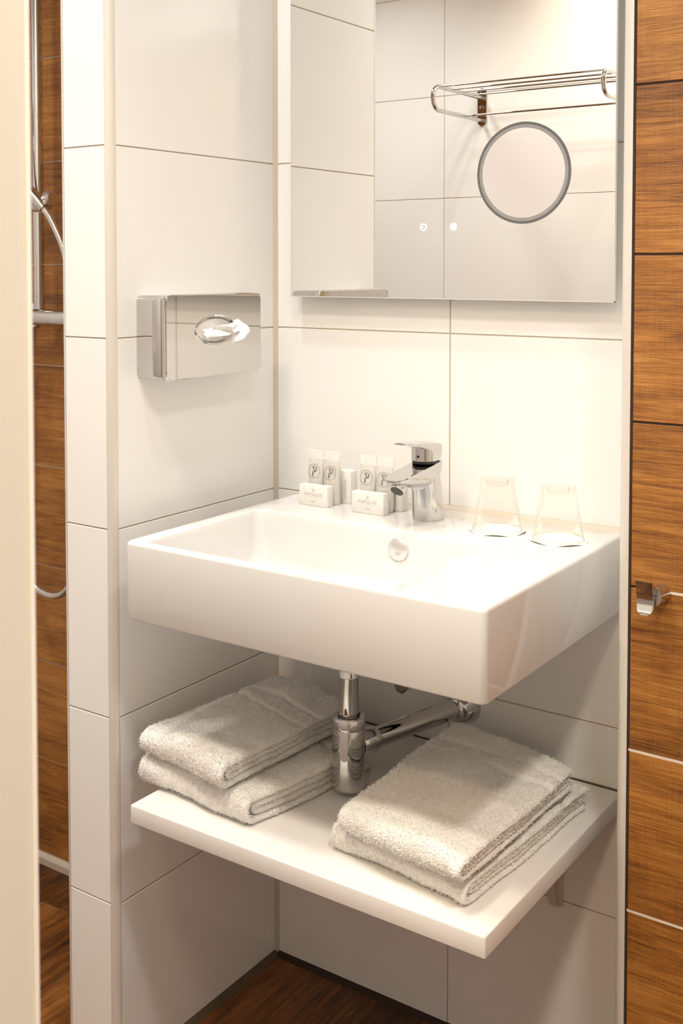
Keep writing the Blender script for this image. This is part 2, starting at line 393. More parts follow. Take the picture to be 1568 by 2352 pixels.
# sealant between basin and wall
bm = bmesh.new(); loft(bm, [[(x, -.0005, ZB-.001), (x, -.0095, ZB-.001), (x, -.0075, ZB+.002), (x, -.003, ZB+.0062), (x, -.0005, ZB+.0068)] for x in (BX0+.004, BX1-.003)])
struct(bm_obj('trim_8', bm, M['silicone']))

# ------------------------------------------------------------------ faucet
FX, FY = .373, -.0835
root = thing('basin_faucet', 'chrome single-lever mixer faucet standing on the washbasin deck', 'faucet', (FX, FY, ZB))
def oval(cx, cy, rx, ry, z, n=40, pw=2.3, tilt=0.0):
    out = []
    for j in range(n):
        a = 2*PI*j/n; c, s = math.cos(a), math.sin(a)
        x = rx*abs(c)**(2/pw)*(1 if c >= 0 else -1); y = ry*abs(s)**(2/pw)*(1 if s >= 0 else -1)
        out.append((cx+x, cy+y, z+tilt*y))
    return out
bm = bmesh.new()
secs = [(0, .0232, .0250, 0), (.0015, .0240, .0258, 0), (.004, .0240, .0258, 0), (.030, .0233, .0248, -.0022), (.055, .0228, .0236, -.0055), (.075, .0224, .0222, -.0090), (.088, .0222, .0215, -.0115)]
loft(bm, [oval(FX, FY+.0 + d, rx, ry, ZB+z) for z, rx, ry, d in secs])
bm2 = bm
# spout: rounded wedge from the column towards the bowl
def spsec(y, w, zt, zb, k=8):
    """section in the xz plane, flat top, rounded belly"""
    pts = [(FX-w, y, zt-.0015), (FX-w+.0015, y, zt), (FX, y, zt+.0004), (FX+w-.0015, y, zt), (FX+w, y, zt-.0015)]
    h = zt-.0015-zb
    for i in range(1, 12):
        a = PI*i/12; pts.append((FX+w*math.cos(a), y, zt-.0015-h*math.sin(a)**.75))
    return pts
sp = [(-.0735, .0160, .9885, .955), (-.0745, .0200, .9893, .950), (-.0850, .0224, .9878, .944), (-.1050, .0226, .9850, .944), (-.1250, .0222, .9825, .9500), (-.1500, .0216, .9795, .9535),
      (-.1650, .0208, .9776, .9565), (-.1740, .0200, .9763, .9600), (-.1840, .0184, .9748, .9640), (-.1930, .0148, .9735, .9680), (-.1985, .0090, .9725, .9695)]
loft(bm, [spsec(*s) for s in sp])
o = bm_obj('body', bm, M['chrome'], root); autosmooth(o, 38)
dv = Vector((0, -.72, -.69)).normalized(); ac = Vector((FX, -.1750, .9600))
tube('aerator', [ac-dv*.008, ac+dv*.0078, ac+dv*.0085], [.0122, .0122, .0116], M['chrome'], root, 32)
tube('outlet_screen', [ac+dv*.0080, ac+dv*.0090], .0105, M['black'], root, 28)
lathe('seal_ring', [(.0205, .0), (.0208, .0045)], (FX, -.0950, .9865), M['black'], root)
bm = bmesh.new()
loft(bm, [oval(FX, -.0950, rx, ry, z, pw=2.2) for z, rx, ry in ((.9905, .0205, .0210), (.9915, .0213, .0218), (1.004, .0211, .0216), (1.0125, .0208, .0214))])
# flat lever plate
def lvsec(y, w, zt, th):
    return [(FX-w, y, zt-th*.4), (FX-w*.96, y, zt-th*.06), (FX-w*.5, y, zt+.0008), (FX, y, zt+.0012), (FX+w*.5, y, zt+.0008), (FX+w*.96, y, zt-th*.06), (FX+w, y, zt-th*.4),
            (FX+w*.92, y, zt-th*.9), (FX+w*.4, y, zt-th), (FX-w*.4, y, zt-th), (FX-w*.92, y, zt-th*.9)]
loft(bm, [lvsec(*s) for s in ((-.0720, .0150, 1.0135, .020), (-.0725, .0190, 1.0150, .026), (-.0760, .0210, 1.0175, .028), (-.086, .0216, 1.0190, .028), (-.098, .0216, 1.0205, .020), (-.110, .0215, 1.0218, .0125),
                              (-.130, .0205, 1.0235, .0075), (-.150, .0192, 1.0248, .0050), (-.162, .0170, 1.0255, .0038), (-.1690, .0135, 1.0260, .0028), (-.1725, .0085, 1.0262, .0018))])
o = bm_obj('lever', bm, M['chrome'], root); autosmooth(o, 35)
lathe('temperature_mark', [(.0022, 0), (.0022, -.0006)], (FX, -.0950-.0216, .9985), M['black'], root, 'y', 16)
finish(root)

# ------------------------------------------------------------------ things on the washbasin
def strokes(bm, lines, org, ux, uz, ny, lift=.0003):
    """flat ink strokes: lines = [(width0, width1, [(u, v)...])] in local units"""
    ux, uz, ny = Vector(ux), Vector(uz), Vector(ny)
    for w0, w1, pts in lines:
        P = [Vector((u, v)) for u, v in pts]; k = len(P); a = []; b = []
        for i, p in enumerate(P):
            t = (P[min(i+1, k-1)]-P[max(i-1, 0)]).normalized(); nn = Vector((-t.y, t.x)); w = (w0+(w1-w0)*i/max(1, k-1))/2
            for s, l in ((1, a), (-1, b)):
                q = p+nn*w*s; l.append(bm.verts.new(Vector(org)+ux*q.x+uz*q.y+ny*lift))
        for i in range(k-1): bm.faces.new((a[i], a[i+1], b[i+1], b[i]))
def arc(cx, cy, r, a0, a1, n=28, ry=None):
    return [(cx+r*math.cos(math.radians(a0+(a1-a0)*i/n)), cy+(ry or r)*math.sin(math.radians(a0+(a1-a0)*i/n))) for i in range(n+1)]
def logo_lines(s):
    L_ = [(.05, .05, arc(0, 0, 1, 118, -38)), (.05, .05, arc(0, 0, 1, 128, 296)),
          (.05, .03, [(arc(0, 0, 1, -38, -38, 1)[0]), (.62, -.78), (.74, -.86), (.86, -.98)]), (.04, .04, [(-.62, .90), (-.60, .76), (-.52, .84)]),
          (.13, .13, [(-.26, .62), (.18, -.10)]), (.05, .13, [(-.30, .64), (0, .64)] + arc(.08, .30, .34, 88, 0, 8)), (.13, .05, arc(.08, .28, .34, 0, -88, 8) + [(0, -.06)]),
          (.14, .14, [(-.18, -.10), (-.18, -.70)]), (.04, .04, [(-.34, -.09), (.02, -.09)]), (.04, .04, [(-.34, -.70), (0, -.70)])]
    return [(a*s, b*s, [(u*s, v*s) for u, v in p]) for a, b, p in L_]
def text_part(name, txt, size, org, ux, uz, m, parent, spacing=1.0, align='CENTER'):
    cu = bpy.data.curves.new('t', 'FONT'); cu.body = txt; cu.size = size; cu.align_x = align; cu.align_y = 'CENTER'; cu.space_character = spacing
    cu.resolution_u = 3
    t = bpy.data.objects.new('t', cu); C.objects.link(t); bpy.context.view_layer.update()
    me = bpy.data.meshes.new_from_object(t); bpy.data.objects.remove(t)
    ux, uz = Vector(ux), Vector(uz); nn = ux.cross(uz)
    for v in me.vertices: v.co = Vector(org)+ux*v.co.x+uz*v.co.y+nn*.0003
    me.name = name; me.materials.clear()
    return mesh_obj(name, me, m, parent)
def copy_tree(o, delta, parent=None):
    c = o.copy(); C.objects.link(c)
    if parent is None: c.location = Vector(o.location)+Vector(delta)
    else: c.parent = parent
    for ch in [q for q in bpy.data.objects if q.parent == o]: copy_tree(ch, delta, c)
    return c
# toiletry tubes
def tube_bottle(x0, label, lines):
    xc, yc = x0+.0155, -.080
    t = thing('toiletry_tube', label, 'toiletry tube', (xc, yc, ZB), 'small toiletry tubes by the back wall')
    bm = bmesh.new(); lps = []
    for z, w, d in ((0, .0125, .0095), (.002, .0138, .0105), (.010, .0142, .0108), (.030, .0146, .0098), (.055, .0150, .0068), (.070, .0153, .0030), (.0755, .0154, .0010)):
        lps.append(oval(xc, yc, w, d, ZB+z, 36, 2.2))
    loft(bm, lps); o = bm_obj('tube', bm, M['tube'], t); autosmooth(o, 50)
    box('crimp', (xc-.0156, yc-.0009, ZB+.0752), (xc+.0156, yc+.0009, ZB+.0905), M['tube_clear'], t)
    yl = yc-.0070
    # the face leans back as it narrows: print lies along it
    zc = ZB+.0545; uz = Vector((0, .0035, .0247)).normalized()
    bm = bmesh.new(); strokes(bm, logo_lines(.0118), (xc, yc-.0074, zc), (1, 0, 0), uz, (0, -1, 0), .0004); bm_obj('monogram', bm, M['print_dark'], t)
    bm = bmesh.new()
    if lines:
        rows = [(.0750-.0028*i, random.uniform(-.010, -.006), random.uniform(.009, .0135)) for i in range(3, 10)] + [(.030-.0028*i, -.006, random.uniform(.010, .0135)) for i in range(0, 6)]
        strokes(bm, [(.0005, .0005, [(a, z-.0545), (b, z-.0545)]) for z, a, b in rows], (xc, yc-.0074, zc), (1, 0, 0), uz, (0, -1, 0), .0006)
        strokes(bm, [(.0008, .0018, [(.0, .0295), (.0012, .0245)])], (xc, yc-.0074, zc), (1, 0, 0), uz, (0, -1, 0), .0068)
        strokes(bm, [(.0006, .0006, arc(.0085, -.0175, .0024, 0, 360, 12, .0012)), (.0006, .0006, arc(.0035, -.0175, .0020, 20, 200, 8, .0010))], (xc, yc-.0074, zc), (1, 0, 0), uz, (0, -1, 0), .0005)
        bm_obj('fine_print', bm, M['print_light'], t)
    else:
        strokes(bm, [(.0008, .0012, [(.0, .0285), (.0008, .0255)])], (xc, yc-.0074, zc), (1, 0, 0), uz, (0, -1, 0), .0068)
        bm_obj('fine_print', bm, M['print_light'], t)
    finish(t); return t
tube_bottle(.1345, 'milky toiletry tube with monogram, leftmost of the four tubes on the washbasin', False)
tube_bottle(.1680, 'milky toiletry tube with fine print, behind the left soap box', True)
tube_bottle(.2410, 'milky toiletry tube with plain face, behind the right soap box', False)
tube_bottle(.2745, 'milky toiletry tube with fine print, closest to the faucet', True)
def carton(name, x0, x1, y0, y1, z1, label, grp):
    t = thing(name, label, 'carton', ((x0+x1)/2, (y0+y1)/2, ZB), grp)
    box('carton', (x0, y0, ZB+.0002), (x1, y1, z1), M['card'], t, .0006, 2)
    return t
for x0, x1, y0, lab in ((.1370, .1955, -.1133, 'small white carton of soap lying before the left pair of tubes'), (.2445, .3060, -.1128, 'small white carton of soap nearest the faucet, before the right pair of tubes')):
    t = carton('soap_box', x0, x1, y0, y0+.0165, .9290, lab, 'soap cartons'); xm = (x0+x1)/2
    bm = bmesh.new(); strokes(bm, [(w*1.6, w2*1.6, p) for w, w2, p in logo_lines(.0030)], (xm, y0, .9208), (1, 0, 0), (0, 0, 1), (0, -1, 0)); bm_obj('monogram', bm, M['print'], t)
    text_part('lettering', 'POPULUS', .0068, (xm, y0, .9135), (1, 0, 0), (0, 0, 1), M['print'], t, 1.35)
    bm = bmesh.new(); strokes(bm, [(.0003, .0003, [(-.012, 0), (.012, 0)])], (xm, y0, .9098), (1, 0, 0), (0, 0, 1), (0, -1, 0)); bm_obj('rule', bm, M['print_light'], t)
    text_part('caption', 'Soap', .0042, (xm, y0, .9025), (1, 0, 0), (0, 0, 1), M['print'], t)
    finish(t)
for x0, x1, y0, lab in ((.2015-.0145, .2110, -.0655, 'upright white shower cap carton between the two soap boxes'), (.2890, .3145, -.0695, 'upright white shower cap carton behind the faucet spout')):
    t = carton('shower_cap_box', x0, x1, y0, y0+.0200, .9500, lab, 'shower cap cartons'); xm = (x0+x1)/2+.001
    text_part('lettering', 'SHOWERCAP', .0050, (xm, y0, .9190), (0, 0, 1), (-1, 0, 0), M['print'], t, 1.15)
    finish(t)
# glasses on paper coasters
def drinking_glass(cx, cy, lab):
    z0 = ZB+.0014
    t = thing('drinking_glass', lab, 'glass', (cx, cy, z0), 'upturned glasses')
    prof = [(.0372, .0), (.0383, .0004), (.0385, .0018), (.0378, .0030), (.0370, .004), (.0352, .016), (.0335, .030), (.0310, .044), (.0285, .056), (.0272, .064), (.0267, .072), (.0265, .0785), (.0258, .0795), (.0, .0785)]
    bm = bmesh.new(); add_lathe(bm, [(max(r, .0002), h) for r, h in prof], (cx, cy, z0), 'z', 64)
    o = bm_obj('tumbler', bm, M['glass'], t); autosmooth(o, 60)
    bm = bmesh.new(); add_lathe(bm, [(.0175, .0775), (.0178, .0705), (.0165, .0690), (.0002, .0688)], (cx, cy, z0), 'z', 48)
    o = bm_obj('thick_base', bm, M['glass'], t); autosmooth(o, 60)
    bm = bmesh.new(); add_lathe(bm, [(.0368, .0006), (.0390, .0006), (.0394, .0016), (.0388, .0028), (.0370, .0028), (.0366, .0016), (.0368, .0006)], (cx, cy, z0), 'z', 64)
    o = bm_obj('rim', bm, M['glass'], t); autosmooth(o, 60)
    finish(t)
def coaster(cx, cy, lab):
    bm = bmesh.new(); rings = []
    for r, lift in ((.001, 0), (.030, 0), (.040, .0003), (.0435, .0006)):
        rings.append([(cx+r*math.cos(2*PI*j/72), cy+r*math.sin(2*PI*j/72), ZB+.0009+(lift*(1+2.0*math.sin(5*2*PI*j/72+cx*40)) if r > .03 else 0)) for j in range(72)])
    low = [[(x, y, z-.0005) for x, y, z in rg] for rg in reversed(rings)]
    loft(bm, rings+low); o = bm_obj('paper_coaster', bm, M['paper']); autosmooth(o, 50)
    tag(o, lab, 'coaster', 'round paper coasters')
for cx, cy, w in ((.5014, -.0950, 'left, nearer the faucet'), (.6033, -.0990, 'right, at the corner of the washbasin')):
    coaster(cx, cy, 'round white paper coaster under the upturned glass ' + ('nearer the faucet' if 'nearer' in w else 'at the right corner of the washbasin'))
    drinking_glass(cx, cy, 'clear tumbler upside down on a paper coaster, nearer the faucet' if 'nearer' in w else 'clear tumbler upside down on a paper coaster at the right corner of the washbasin')

# ------------------------------------------------------------------ mirror
YM, MX0, MX1, MZ0, MZ1 = -.032, .0608, .6600, 1.2478, 2.02
root = thing('wall_mirror', 'rectangular wall mirror with round magnifying disc and lit touch buttons', 'mirror', ((MX0+MX1)/2, 0, MZ0))
o = box('glass', (MX0, YM, MZ0), (MX1, YM+.005, MZ1), [M['mirror'], M['mirror_back']], root)
for p in o.data.polygons: p.material_index = 0 if p.normal.y < -.5 else 1
box('housing', (MX0+.03, YM+.005, MZ0+.03), (MX1-.03, .0, MZ1-.03), M['mirror_back'], root)
bm = bmesh.new()
for a, b in (((MX0-.0012, YM-.0004, MZ0-.0012), (MX0, YM+.006, MZ1)), ((MX1, YM-.0004, MZ0-.0012), (MX1+.0012, YM+.006, MZ1)), ((MX0-.0012, YM-.0004, MZ0-.0014), (MX1+.0012, YM+.006, MZ0))): add_box(bm, a, b)
bm_obj('edge_strip', bm, M['trimmetal'], root)
mc = (.5113, YM, 1.4465)
ro, ri = .0795, .0700
lathe('light_ring', [(ri, -.0006), (ro-.0042, -.0006)], mc, M['frost'], root, 'y', 96, False)
lathe('ring_rim', [(ro-.0042, -.0006), (ro, -.0006), (ro, 0)], mc, M['frost_dark'], root, 'y', 96, False)
R_ = 1.6
lathe('magnifying_disc', [(max(r, .0003), -.0006-(ri*ri-r*r)/(2*R_)*-.25) for r in np.linspace(ri, 0, 10)], mc, M['mirror_mag'], root, 'y', 96, False)
for (bx, bz), k in (((.3328, 1.3653), 0), ((.3889, 1.3649), 1)):
    b = lathe('touch_button', [(.0042, -.0005), (.0062, -.0005)], (bx, YM, bz), M['icon'], root, 'y', 40, False)
    lathe('icon', [(.0002, -.0005), (.0022 if k == 0 else .0034, -.0005)], (bx, YM, bz), M['icon_dim'] if k == 0 else M['icon'], b, 'y', 30, False)
finish(root)

# ------------------------------------------------------------------ tissue dispenser on the left wall
root = thing('tissue_dispenser', 'chrome wall-mounted tissue dispenser with oval opening on the left wall', 'tissue dispenser', (0, -.243, 1.12))
Y0, Y1, Z0, Z1, DX = -.3640, -.1190, 1.1200, 1.2560, .0600
def slab(bm, x0, x1, y0, y1, z0, z1, r, e=.004):
    """box with rounded corners in the yz plane and a softened front edge"""
    def lpx(i, x): return [(x, a, b) for a, b in rrect(y0+i, y1-i, z0+i, z1-i, max(r-i, .001), 6)]
    lps = [lpx(0, x0)] + [lpx(e*(1-math.cos(math.radians(a))), x1-e+e*math.sin(math.radians(a))) for a in (0, 20, 40, 60, 78, 90)]
    loft(bm, lps)
bm = bmesh.new(); slab(bm, .0, DX-.004, Y0+.001, Y1-.001, Z0+.001, Z1-.001, .010, .006); o = bm_obj('body', bm, M['chrome'], root); autosmooth(o, 35)
# front cover with an oval hole
def oval_yz(x, cy, cz, ry, rz, n):
    out = []
    for j in range(n):
        a = 2*PI*j/n + PI/4; out.append((x, cy+ry*math.cos(a), cz+rz*math.sin(a)))
    return out
OC = (-.2395, 1.1960)
def rr_yz(x, i):
    return [(x, a, b) for a, b in rrect(Y0+.004+i, Y1-i, Z0+i, Z1-i, .007, 7)]
nn = 32
def align(lp, n=nn):
    """resample the closed loop to n points by angle about OC so that it bridges to the oval"""
    out = []; P = [(p[1]-OC[0], p[2]-OC[1]) for p in lp]; m_ = len(P)
    for j in range(n):
        a = 2*PI*j/n + PI/4; d = (math.cos(a), math.sin(a)); best = None
        for k in range(m_):
            (x1, y1), (x2, y2) = P[k], P[(k+1) % m_]; ex, ey = x2-x1, y2-y1; den = d[0]*ey-d[1]*ex
            if abs(den) < 1e-12: continue
            t = (x1*ey-y1*ex)/den; s = (x1*d[1]-y1*d[0])/den
            if t > 0 and -1e-6 <= s <= 1+1e-6: best = t if best is None else min(best, t)
        out.append((lp[0][0], OC[0]+d[0]*best, OC[1]+d[1]*best))
    return out
nn = 96
lps = [align(rr_yz(DX-.006, 0), 96), align(rr_yz(DX-.0018, 0), 96), align(rr_yz(DX-.0005, .0006), 96), align(rr_yz(DX, .0018), 96), oval_yz(DX, *OC, .0530, .0245, 96), oval_yz(DX+.0016, *OC, .0515, .0232, 96),
       oval_yz(DX+.0016, *OC, .0500, .0222, 96), oval_yz(DX-.003, *OC, .0475, .0200, 96), oval_yz(DX-.0065, *OC, .0440, .0175, 96)]
bm = bmesh.new(); loft(bm, lps, False, False); o = bm_obj('cover', bm, M['chrome'], root); autosmooth(o, 30)
for p_ in o.data.polygons:
    if abs(p_.normal.x) > .9995: p_.use_smooth = False
bm = bmesh.new(); loft(bm, [oval_yz(DX-.0035, *OC, .0455, .0185, 48), oval_yz(DX-.0030, *OC, .0450, .0180, 48)]); bm_obj('inner_plate', bm, M['paper'], root)
# latch strip on the near end
bm = bmesh.new(); add_box(bm, (.0300, Y0-.0050, Z0+.006), (.0555, Y0+.004, Z1-.006), .003, 3)
o = bm_obj('latch', bm, M['chrome'], root); autosmooth(o, 40)
box('latch_slot', (.0400, Y0-.0051, Z0+.045), (.0470, Y0-.0045, Z1-.022), M['brushed'], root)
tube('hinge_bar', [(.0575, Y0+.001, Z0+.004), (.0575, Y0+.001, Z1-.004)], .0028, M['chrome'], root, 12)
finish(root)
# the tissue poking out of it
def crumple(name, base, u, v, n, nu, nv, lab, cat, seed):
    g = np.random.default_rng(seed); vs = []; fs = []
    for i in range(nu):
        for j in range(nv):
            a, b = i/(nu-1), j/(nv-1)
            w = math.sin(a*7+seed)*math.cos(b*4)*.0035+math.sin(a*13+b*9)*.0015
            p = Vector(base)+Vector(u)*a+Vector(v)*b*(1-.3*abs(a-.5))+Vector(n)*(w+.010*math.sin(PI*a)*(b)+.004)
            vs.append(p)
    for i in range(nu-1):
        for j in range(nv-1):
            k = i*nv+j; fs.append((k, k+1, k+nv+1, k+nv))
    return vs, fs
vs, fs = crumple('t', (.0580, -.2760, 1.1980), (.004, .0850, .010), (.010, .0, -.0160), (1, 0, .1), 22, 8, '', '', 3)
v2, f2 = crumple('t', (.0585, -.2300, 1.1870), (.003, .0420, .026), (.016, .010, -.0150), (1, 0, -.2), 16, 8, '', '', 5)
fs += [tuple(k+len(vs) for k in f) for f in f2]; vs += v2
v2, f2 = crumple('t', (.0575, -.2560, 1.1960), (.004, .0500, -.022), (.010, .002, .0100), (1, 0, .3), 16, 7, '', '', 8)
fs += [tuple(k+len(vs) for k in f) for f in f2]; vs += v2
o = from_data('tissue_paper', vs, fs, M['tissue']); sm = o.modifiers.new('s', 'SOLIDIFY'); sm.thickness = .0004
tag(o, 'crumpled white tissue poking out of the oval opening of the chrome dispenser', 'tissue')

# ------------------------------------------------------------------ bottle trap and angle valve under the basin
TX, TY = .330, -.250
root = thing('bottle_trap', 'chrome bottle trap and waste pipe under the washbasin', 'drain trap', (TX, TY, .505))
lathe('tailpiece', [(.0155, .606), (.0155, .676), (.0159, .6765), (.0159, .678), (.0155, .6785), (.0155, .777)], (TX, TY, 0), M['chrome'], root, n=48)
lathe('waste_flange', [(.0155, .758), (.024, .764), (.026, .768), (.026, .7755)], (TX, TY, 0), M['chrome'], root, n=48)
lathe('trap_nut', [(.0165, .6150), (.0205, .6160), (.0245, .6160), (.0252, .6150), (.0252, .6005), (.0249, .5990), (.0175, .5990), (.0165, .6150)], (TX, TY, 0), M['chrome'], root, n=56, cap=False)
lathe('cup', [(.0165, .5985), (.0246, .5985), (.0250, .5975), (.0250, .5120), (.0243, .5075), (.0215, .5040), (.0150, .5022), (.001, .5016)], (TX, TY, 0), M['chrome'], root, n=56)
fl = Vector((.3965, 0, .5660)); st = Vector((TX, TY, .5660)); d = (fl-st).normalized()
tube('outlet_pipe', [st+d*.056, fl-d*.002], .0160, M['chrome'], root, 32)
tube('outlet_nut', [st+d*.020, st+d*.022, st+d*.050, st+d*.054], [.0185, .0198, .0198, .0180], M['chrome'], root, 32)
lathe('wall_flange', [(.0170, -.030), (.0200, -.028), (.0262, -.0100), (.0300, -.0030), (.0305, 0)], fl, M['chrome'], root, 'y', 48)
finish(root)
root = thing('angle_valve', 'chrome angle valve just below the washbasin on the back wall', 'valve', (.316, -.0, .600))
tube('spindle', [(.316, -.001, .603), (.316, -.062, .603)], .0085, M['chrome'], root, 20)
lathe('wall_rosette', [(.022, 0), (.021, -.006), (.010, -.010)], (.316, 0, .603), M['chrome'], root, 'y', 30)
tube('body', [(.316, -.045, .5960), (.316, -.045, .640), (.316, -.045, .770)], [.0105, .0105, .0055], M['chrome'], root, 20)
tube('handle', [(.3160, -.058, .603), (.3160, -.060, .603), (.316, -.074, .603)], [.011, .0125, .0115], M['chrome'], root, 20)
finish(root)

# ------------------------------------------------------------------ shelf
ZSH = .4920
root = thing('wall_shelf', 'thick white shelf below the washbasin carrying folded towels', 'shelf', (.373, 0, ZSH-.029))
o = box('board', (.0768, -.4630, ZSH-.0290), (.6690, -.0030, ZSH), M['shelf'], root, .0025, 3)
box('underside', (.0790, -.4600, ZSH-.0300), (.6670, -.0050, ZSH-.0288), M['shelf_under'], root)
for x in (.135, .5610):
    bm = bmesh.new()
    prof = [(-.001, .462), (-.001, .281), (-.0035, .277), (-.010, .283), (-.030, .350), (-.090, .425), (-.230, .452), (-.230, .462)]
    loft(bm, [[(x-.0065, y, z) for y, z in prof], [(x+.0065, y, z) for y, z in prof]])
    bk = bm_obj('bracket', bm, M['trimmetal'], root)
    box('back_plate', (x-.0100, -.004, .279), (x+.0130, -.0002, .4615), M['trimmetal'], bk, .0015)
    lathe('screw', [(.0045, -.0042), (.0045, -.0055), (.001, -.0062)], (x-.003 if x > .3 else x+.009, 0, .2890), M['black'], bk, 'y', 16)
    for ch in [c for c in bpy.data.objects if c.parent == bk]: pass
finish(root)
struct(box('trim_9', (.0768, -.0030, ZSH-.029), (.6690, -.0002, ZSH+.0010), M['silicone_dark']))

# ------------------------------------------------------------------ towels
def vnoise(P, scale, seed):
    """cheap smooth 3-D value noise"""
    g = np.random.default_rng(seed); T = g.random((32, 32, 32))
    q = P*scale; i = np.floor(q).astype(int); f = q-i; f = f*f*(3-2*f); i &= 31; j = (i+1) & 31; r = 0
    for a in (0, 1):
        for b in (0, 1):
            for c in (0, 1):
                w = (f[:, 0] if a else 1-f[:, 0])*(f[:, 1] if b else 1-f[:, 1])*(f[:, 2] if c else 1-f[:, 2])
                r = r+w*T[(j if a else i)[:, 0], (j if b else i)[:, 1], (j if c else i)[:, 2]]
    return r-.5
def folded_towel(label, corners, z0, zt, th, seed, band, bulge=.004, spread=None, tufts=80000, skirt=0.0, place='bath towels on the shelf'):
    """corners: front-left, front-right, back-right, back-left (x, y) of the folded pack lying at z0..zt.
    The cloth is one strip folded into four layers; folds face the front, cut edges face the right."""
    H = zt-z0; t = th; r_out = (H-t)/2; r_in = max((H-3*t)/2, t*.55)
    # centre line in (s, h): s 0 = front, 1 = back ; u in metres along depth
    Ld = ((Vector(corners[3])-Vector(corners[0])).length+(Vector(corners[2])-Vector(corners[1])).length)/2
    path = []
    def line(u0, u1, h0, h1, n):
        for k in range(n): path.append((u0+(u1-u0)*k/n, h0+(h1-h0)*k/n))
    zb_, zt_ = t/2, H-t/2; zi_b, zi_t = zb_+t*1.02, zt_-t*1.02
    line(Ld*.985, r_out, zb_, zb_, 60)
    for k in range(18): a = PI*k/18; path.append((r_out-r_out*math.sin(a)*1.0, H/2-(H/2-zb_)*math.cos(a)))
    line(r_out, Ld-t*.6, zt_, zt_, 90)
    rb = (zt_-zi_t)/2
    for k in range(8): a = PI*k/8; path.append((Ld-t*.6+rb*math.sin(a), zt_-rb+rb*math.cos(a)))
    ui = r_out+t*.65
    line(Ld-t*.6, ui, zi_t, zi_t, 50)
    ri_ = (zi_t-zi_b)/2
    for k in range(10): a = PI*k/10; path.append((ui-max(ri_, .002)*math.sin(a), (zi_t+zi_b)/2+ri_*math.cos(a)))
    line(ui, Ld*.97, zi_b, zi_b, 50); path.append((Ld*.97, zi_b))
    Pth = np.array(path); n = len(Pth)
    T = np.gradient(Pth, axis=0); T /= np.linalg.norm(T, axis=1)[:, None]+1e-9; Nn = np.stack([-T[:, 1], T[:, 0]], 1)
    m = 110; vv = np.linspace(0, 1, m)
    arc_s = np.concatenate([[0], np.cumsum(np.linalg.norm(np.diff(Pth, axis=0), axis=1))])
    i_top0, i_top1 = 78, 168                         # indices of the top layer
    c0, c1, c2, c3 = [np.array(c) for c in corners]
    g = np.random.default_rng(seed)
    rings = []
    # closed section: outer side then inner side
    prof_w = np.ones(m); e = .022; d_edge = np.minimum(vv, 1-vv)/e; prof_w = np.where(d_edge < 1, np.sqrt(np.maximum(0, 1-(1-d_edge)**2)), 1); prof_w = np.maximum(prof_w, .12)
    band_mask = np.zeros(n)
    for bc, bw in band:
        band_mask += np.where((np.arange(n) >= i_top0) & (np.arange(n) < i_top1+2), np.exp(-((Pth[:, 0]/Ld-bc)/bw)**2), 0)
    pts = np.zeros((2*n, m, 3))
    for k in range(m):
        v = vv[k]
        for side in (0, 1):
            off = (t/2)*prof_w[k]*(1 if side == 0 else -1)
            uu = Pth[:, 0]+Nn[:, 0]*off; hh = Pth[:, 1]+Nn[:, 1]*off
            outer = ((Nn[:, 1]*off > 0) & (np.arange(n) >= i_top0-10) & (np.arange(n) <= i_top1+4))
            hh = np.where(outer, hh-.0048*band_mask*prof_w[k], hh)
            s = uu/Ld
            # layer-wise slippage of the cut edges
            lay = np.where(np.arange(n) < 69, 0, np.where(np.arange(n) < i_top1+4, 3, np.where(np.arange(n) < 230, 2, 1)))
            slip = np.interp(s, [0, 1], [0, 1])*0
            vx = v + (v-.5)*.0 + (np.array([.0, -.012, -.006, .004])[lay])*(1 if v > .5 else -1)*abs(2*v-1)**3
            xy = (c0[None]*(1-s)[:, None]+c3[None]*s[:, None])*(1-vx)[:, None]+(c1[None]*(1-s)[:, None]+c2[None]*s[:, None])*vx[:, None]
            row = slice(0, n) if side == 0 else slice(n, 2*n)
            idx = np.arange(n) if side == 0 else np.arange(n)[::-1]
            pts[row, k, 0] = xy[idx, 0]; pts[row, k, 1] = xy[idx, 1]; pts[row, k, 2] = z0+hh[idx]
    P = pts.reshape(-1, 3); hrel = np.clip((P[:, 2]-z0)/H, 0, 1)
    big = vnoise(P+seed, 14, seed); mid = vnoise(P+seed, 45, seed+1); fin = vnoise(P, 160, seed+2)
    # rounded sides: the pack sags towards its side edges and swells in the middle
    vflat = np.tile(vv, 2*n)
    P[:, 2] += hrel*(bulge*(np.sin(PI*vflat)**.6-.55)+big*.010*np.minimum(1, 4*np.sin(PI*vflat)+.3))
    P[:, 0] += big*.012+mid*.0022; P[:, 1] += vnoise(P+7, 16, seed+5)*.012+mid*.0020
    P[:, 2] += np.where(hrel > .05, mid*.0035+fin*.0012, np.abs(fin)*.0004)
    P[:, 0] += fin*.0010; P[:, 1] += fin*.0010
    if skirt: P[:, 0] += (vflat-.5)*skirt*(1-hrel)
    P[:, 2] = np.maximum(P[:, 2], z0+.0003)
    N2 = 2*n; fs = []
    for i in range(N2):
        i2 = (i+1) % N2
        for k in range(m-1): fs.append((i*m+k, i2*m+k, i2*m+k+1, i*m+k+1))
    # side caps: bridge outer and inner rows layer by layer
    for k in (0, m-1):
        for i in range(n-1):
            a, b = i, i+1; c, d = N2-1-(i+1), N2-1-i
            fs.append((a*m+k, b*m+k, c*m+k, d*m+k))
    me = bpy.data.meshes.new('towel'); me.from_pydata(P.tolist(), [], fs); me.update()
    bm = bmesh.new(); bm.from_mesh(me); bmesh.ops.recalc_face_normals(bm, faces=bm.faces); bm.to_mesh(me); bm.free()
    # terry pile: little loops standing on the cloth, part of the same mesh
    nv = len(me.vertices); co = np.zeros(nv*3); me.vertices.foreach_get('co', co); co = co.reshape(-1, 3)
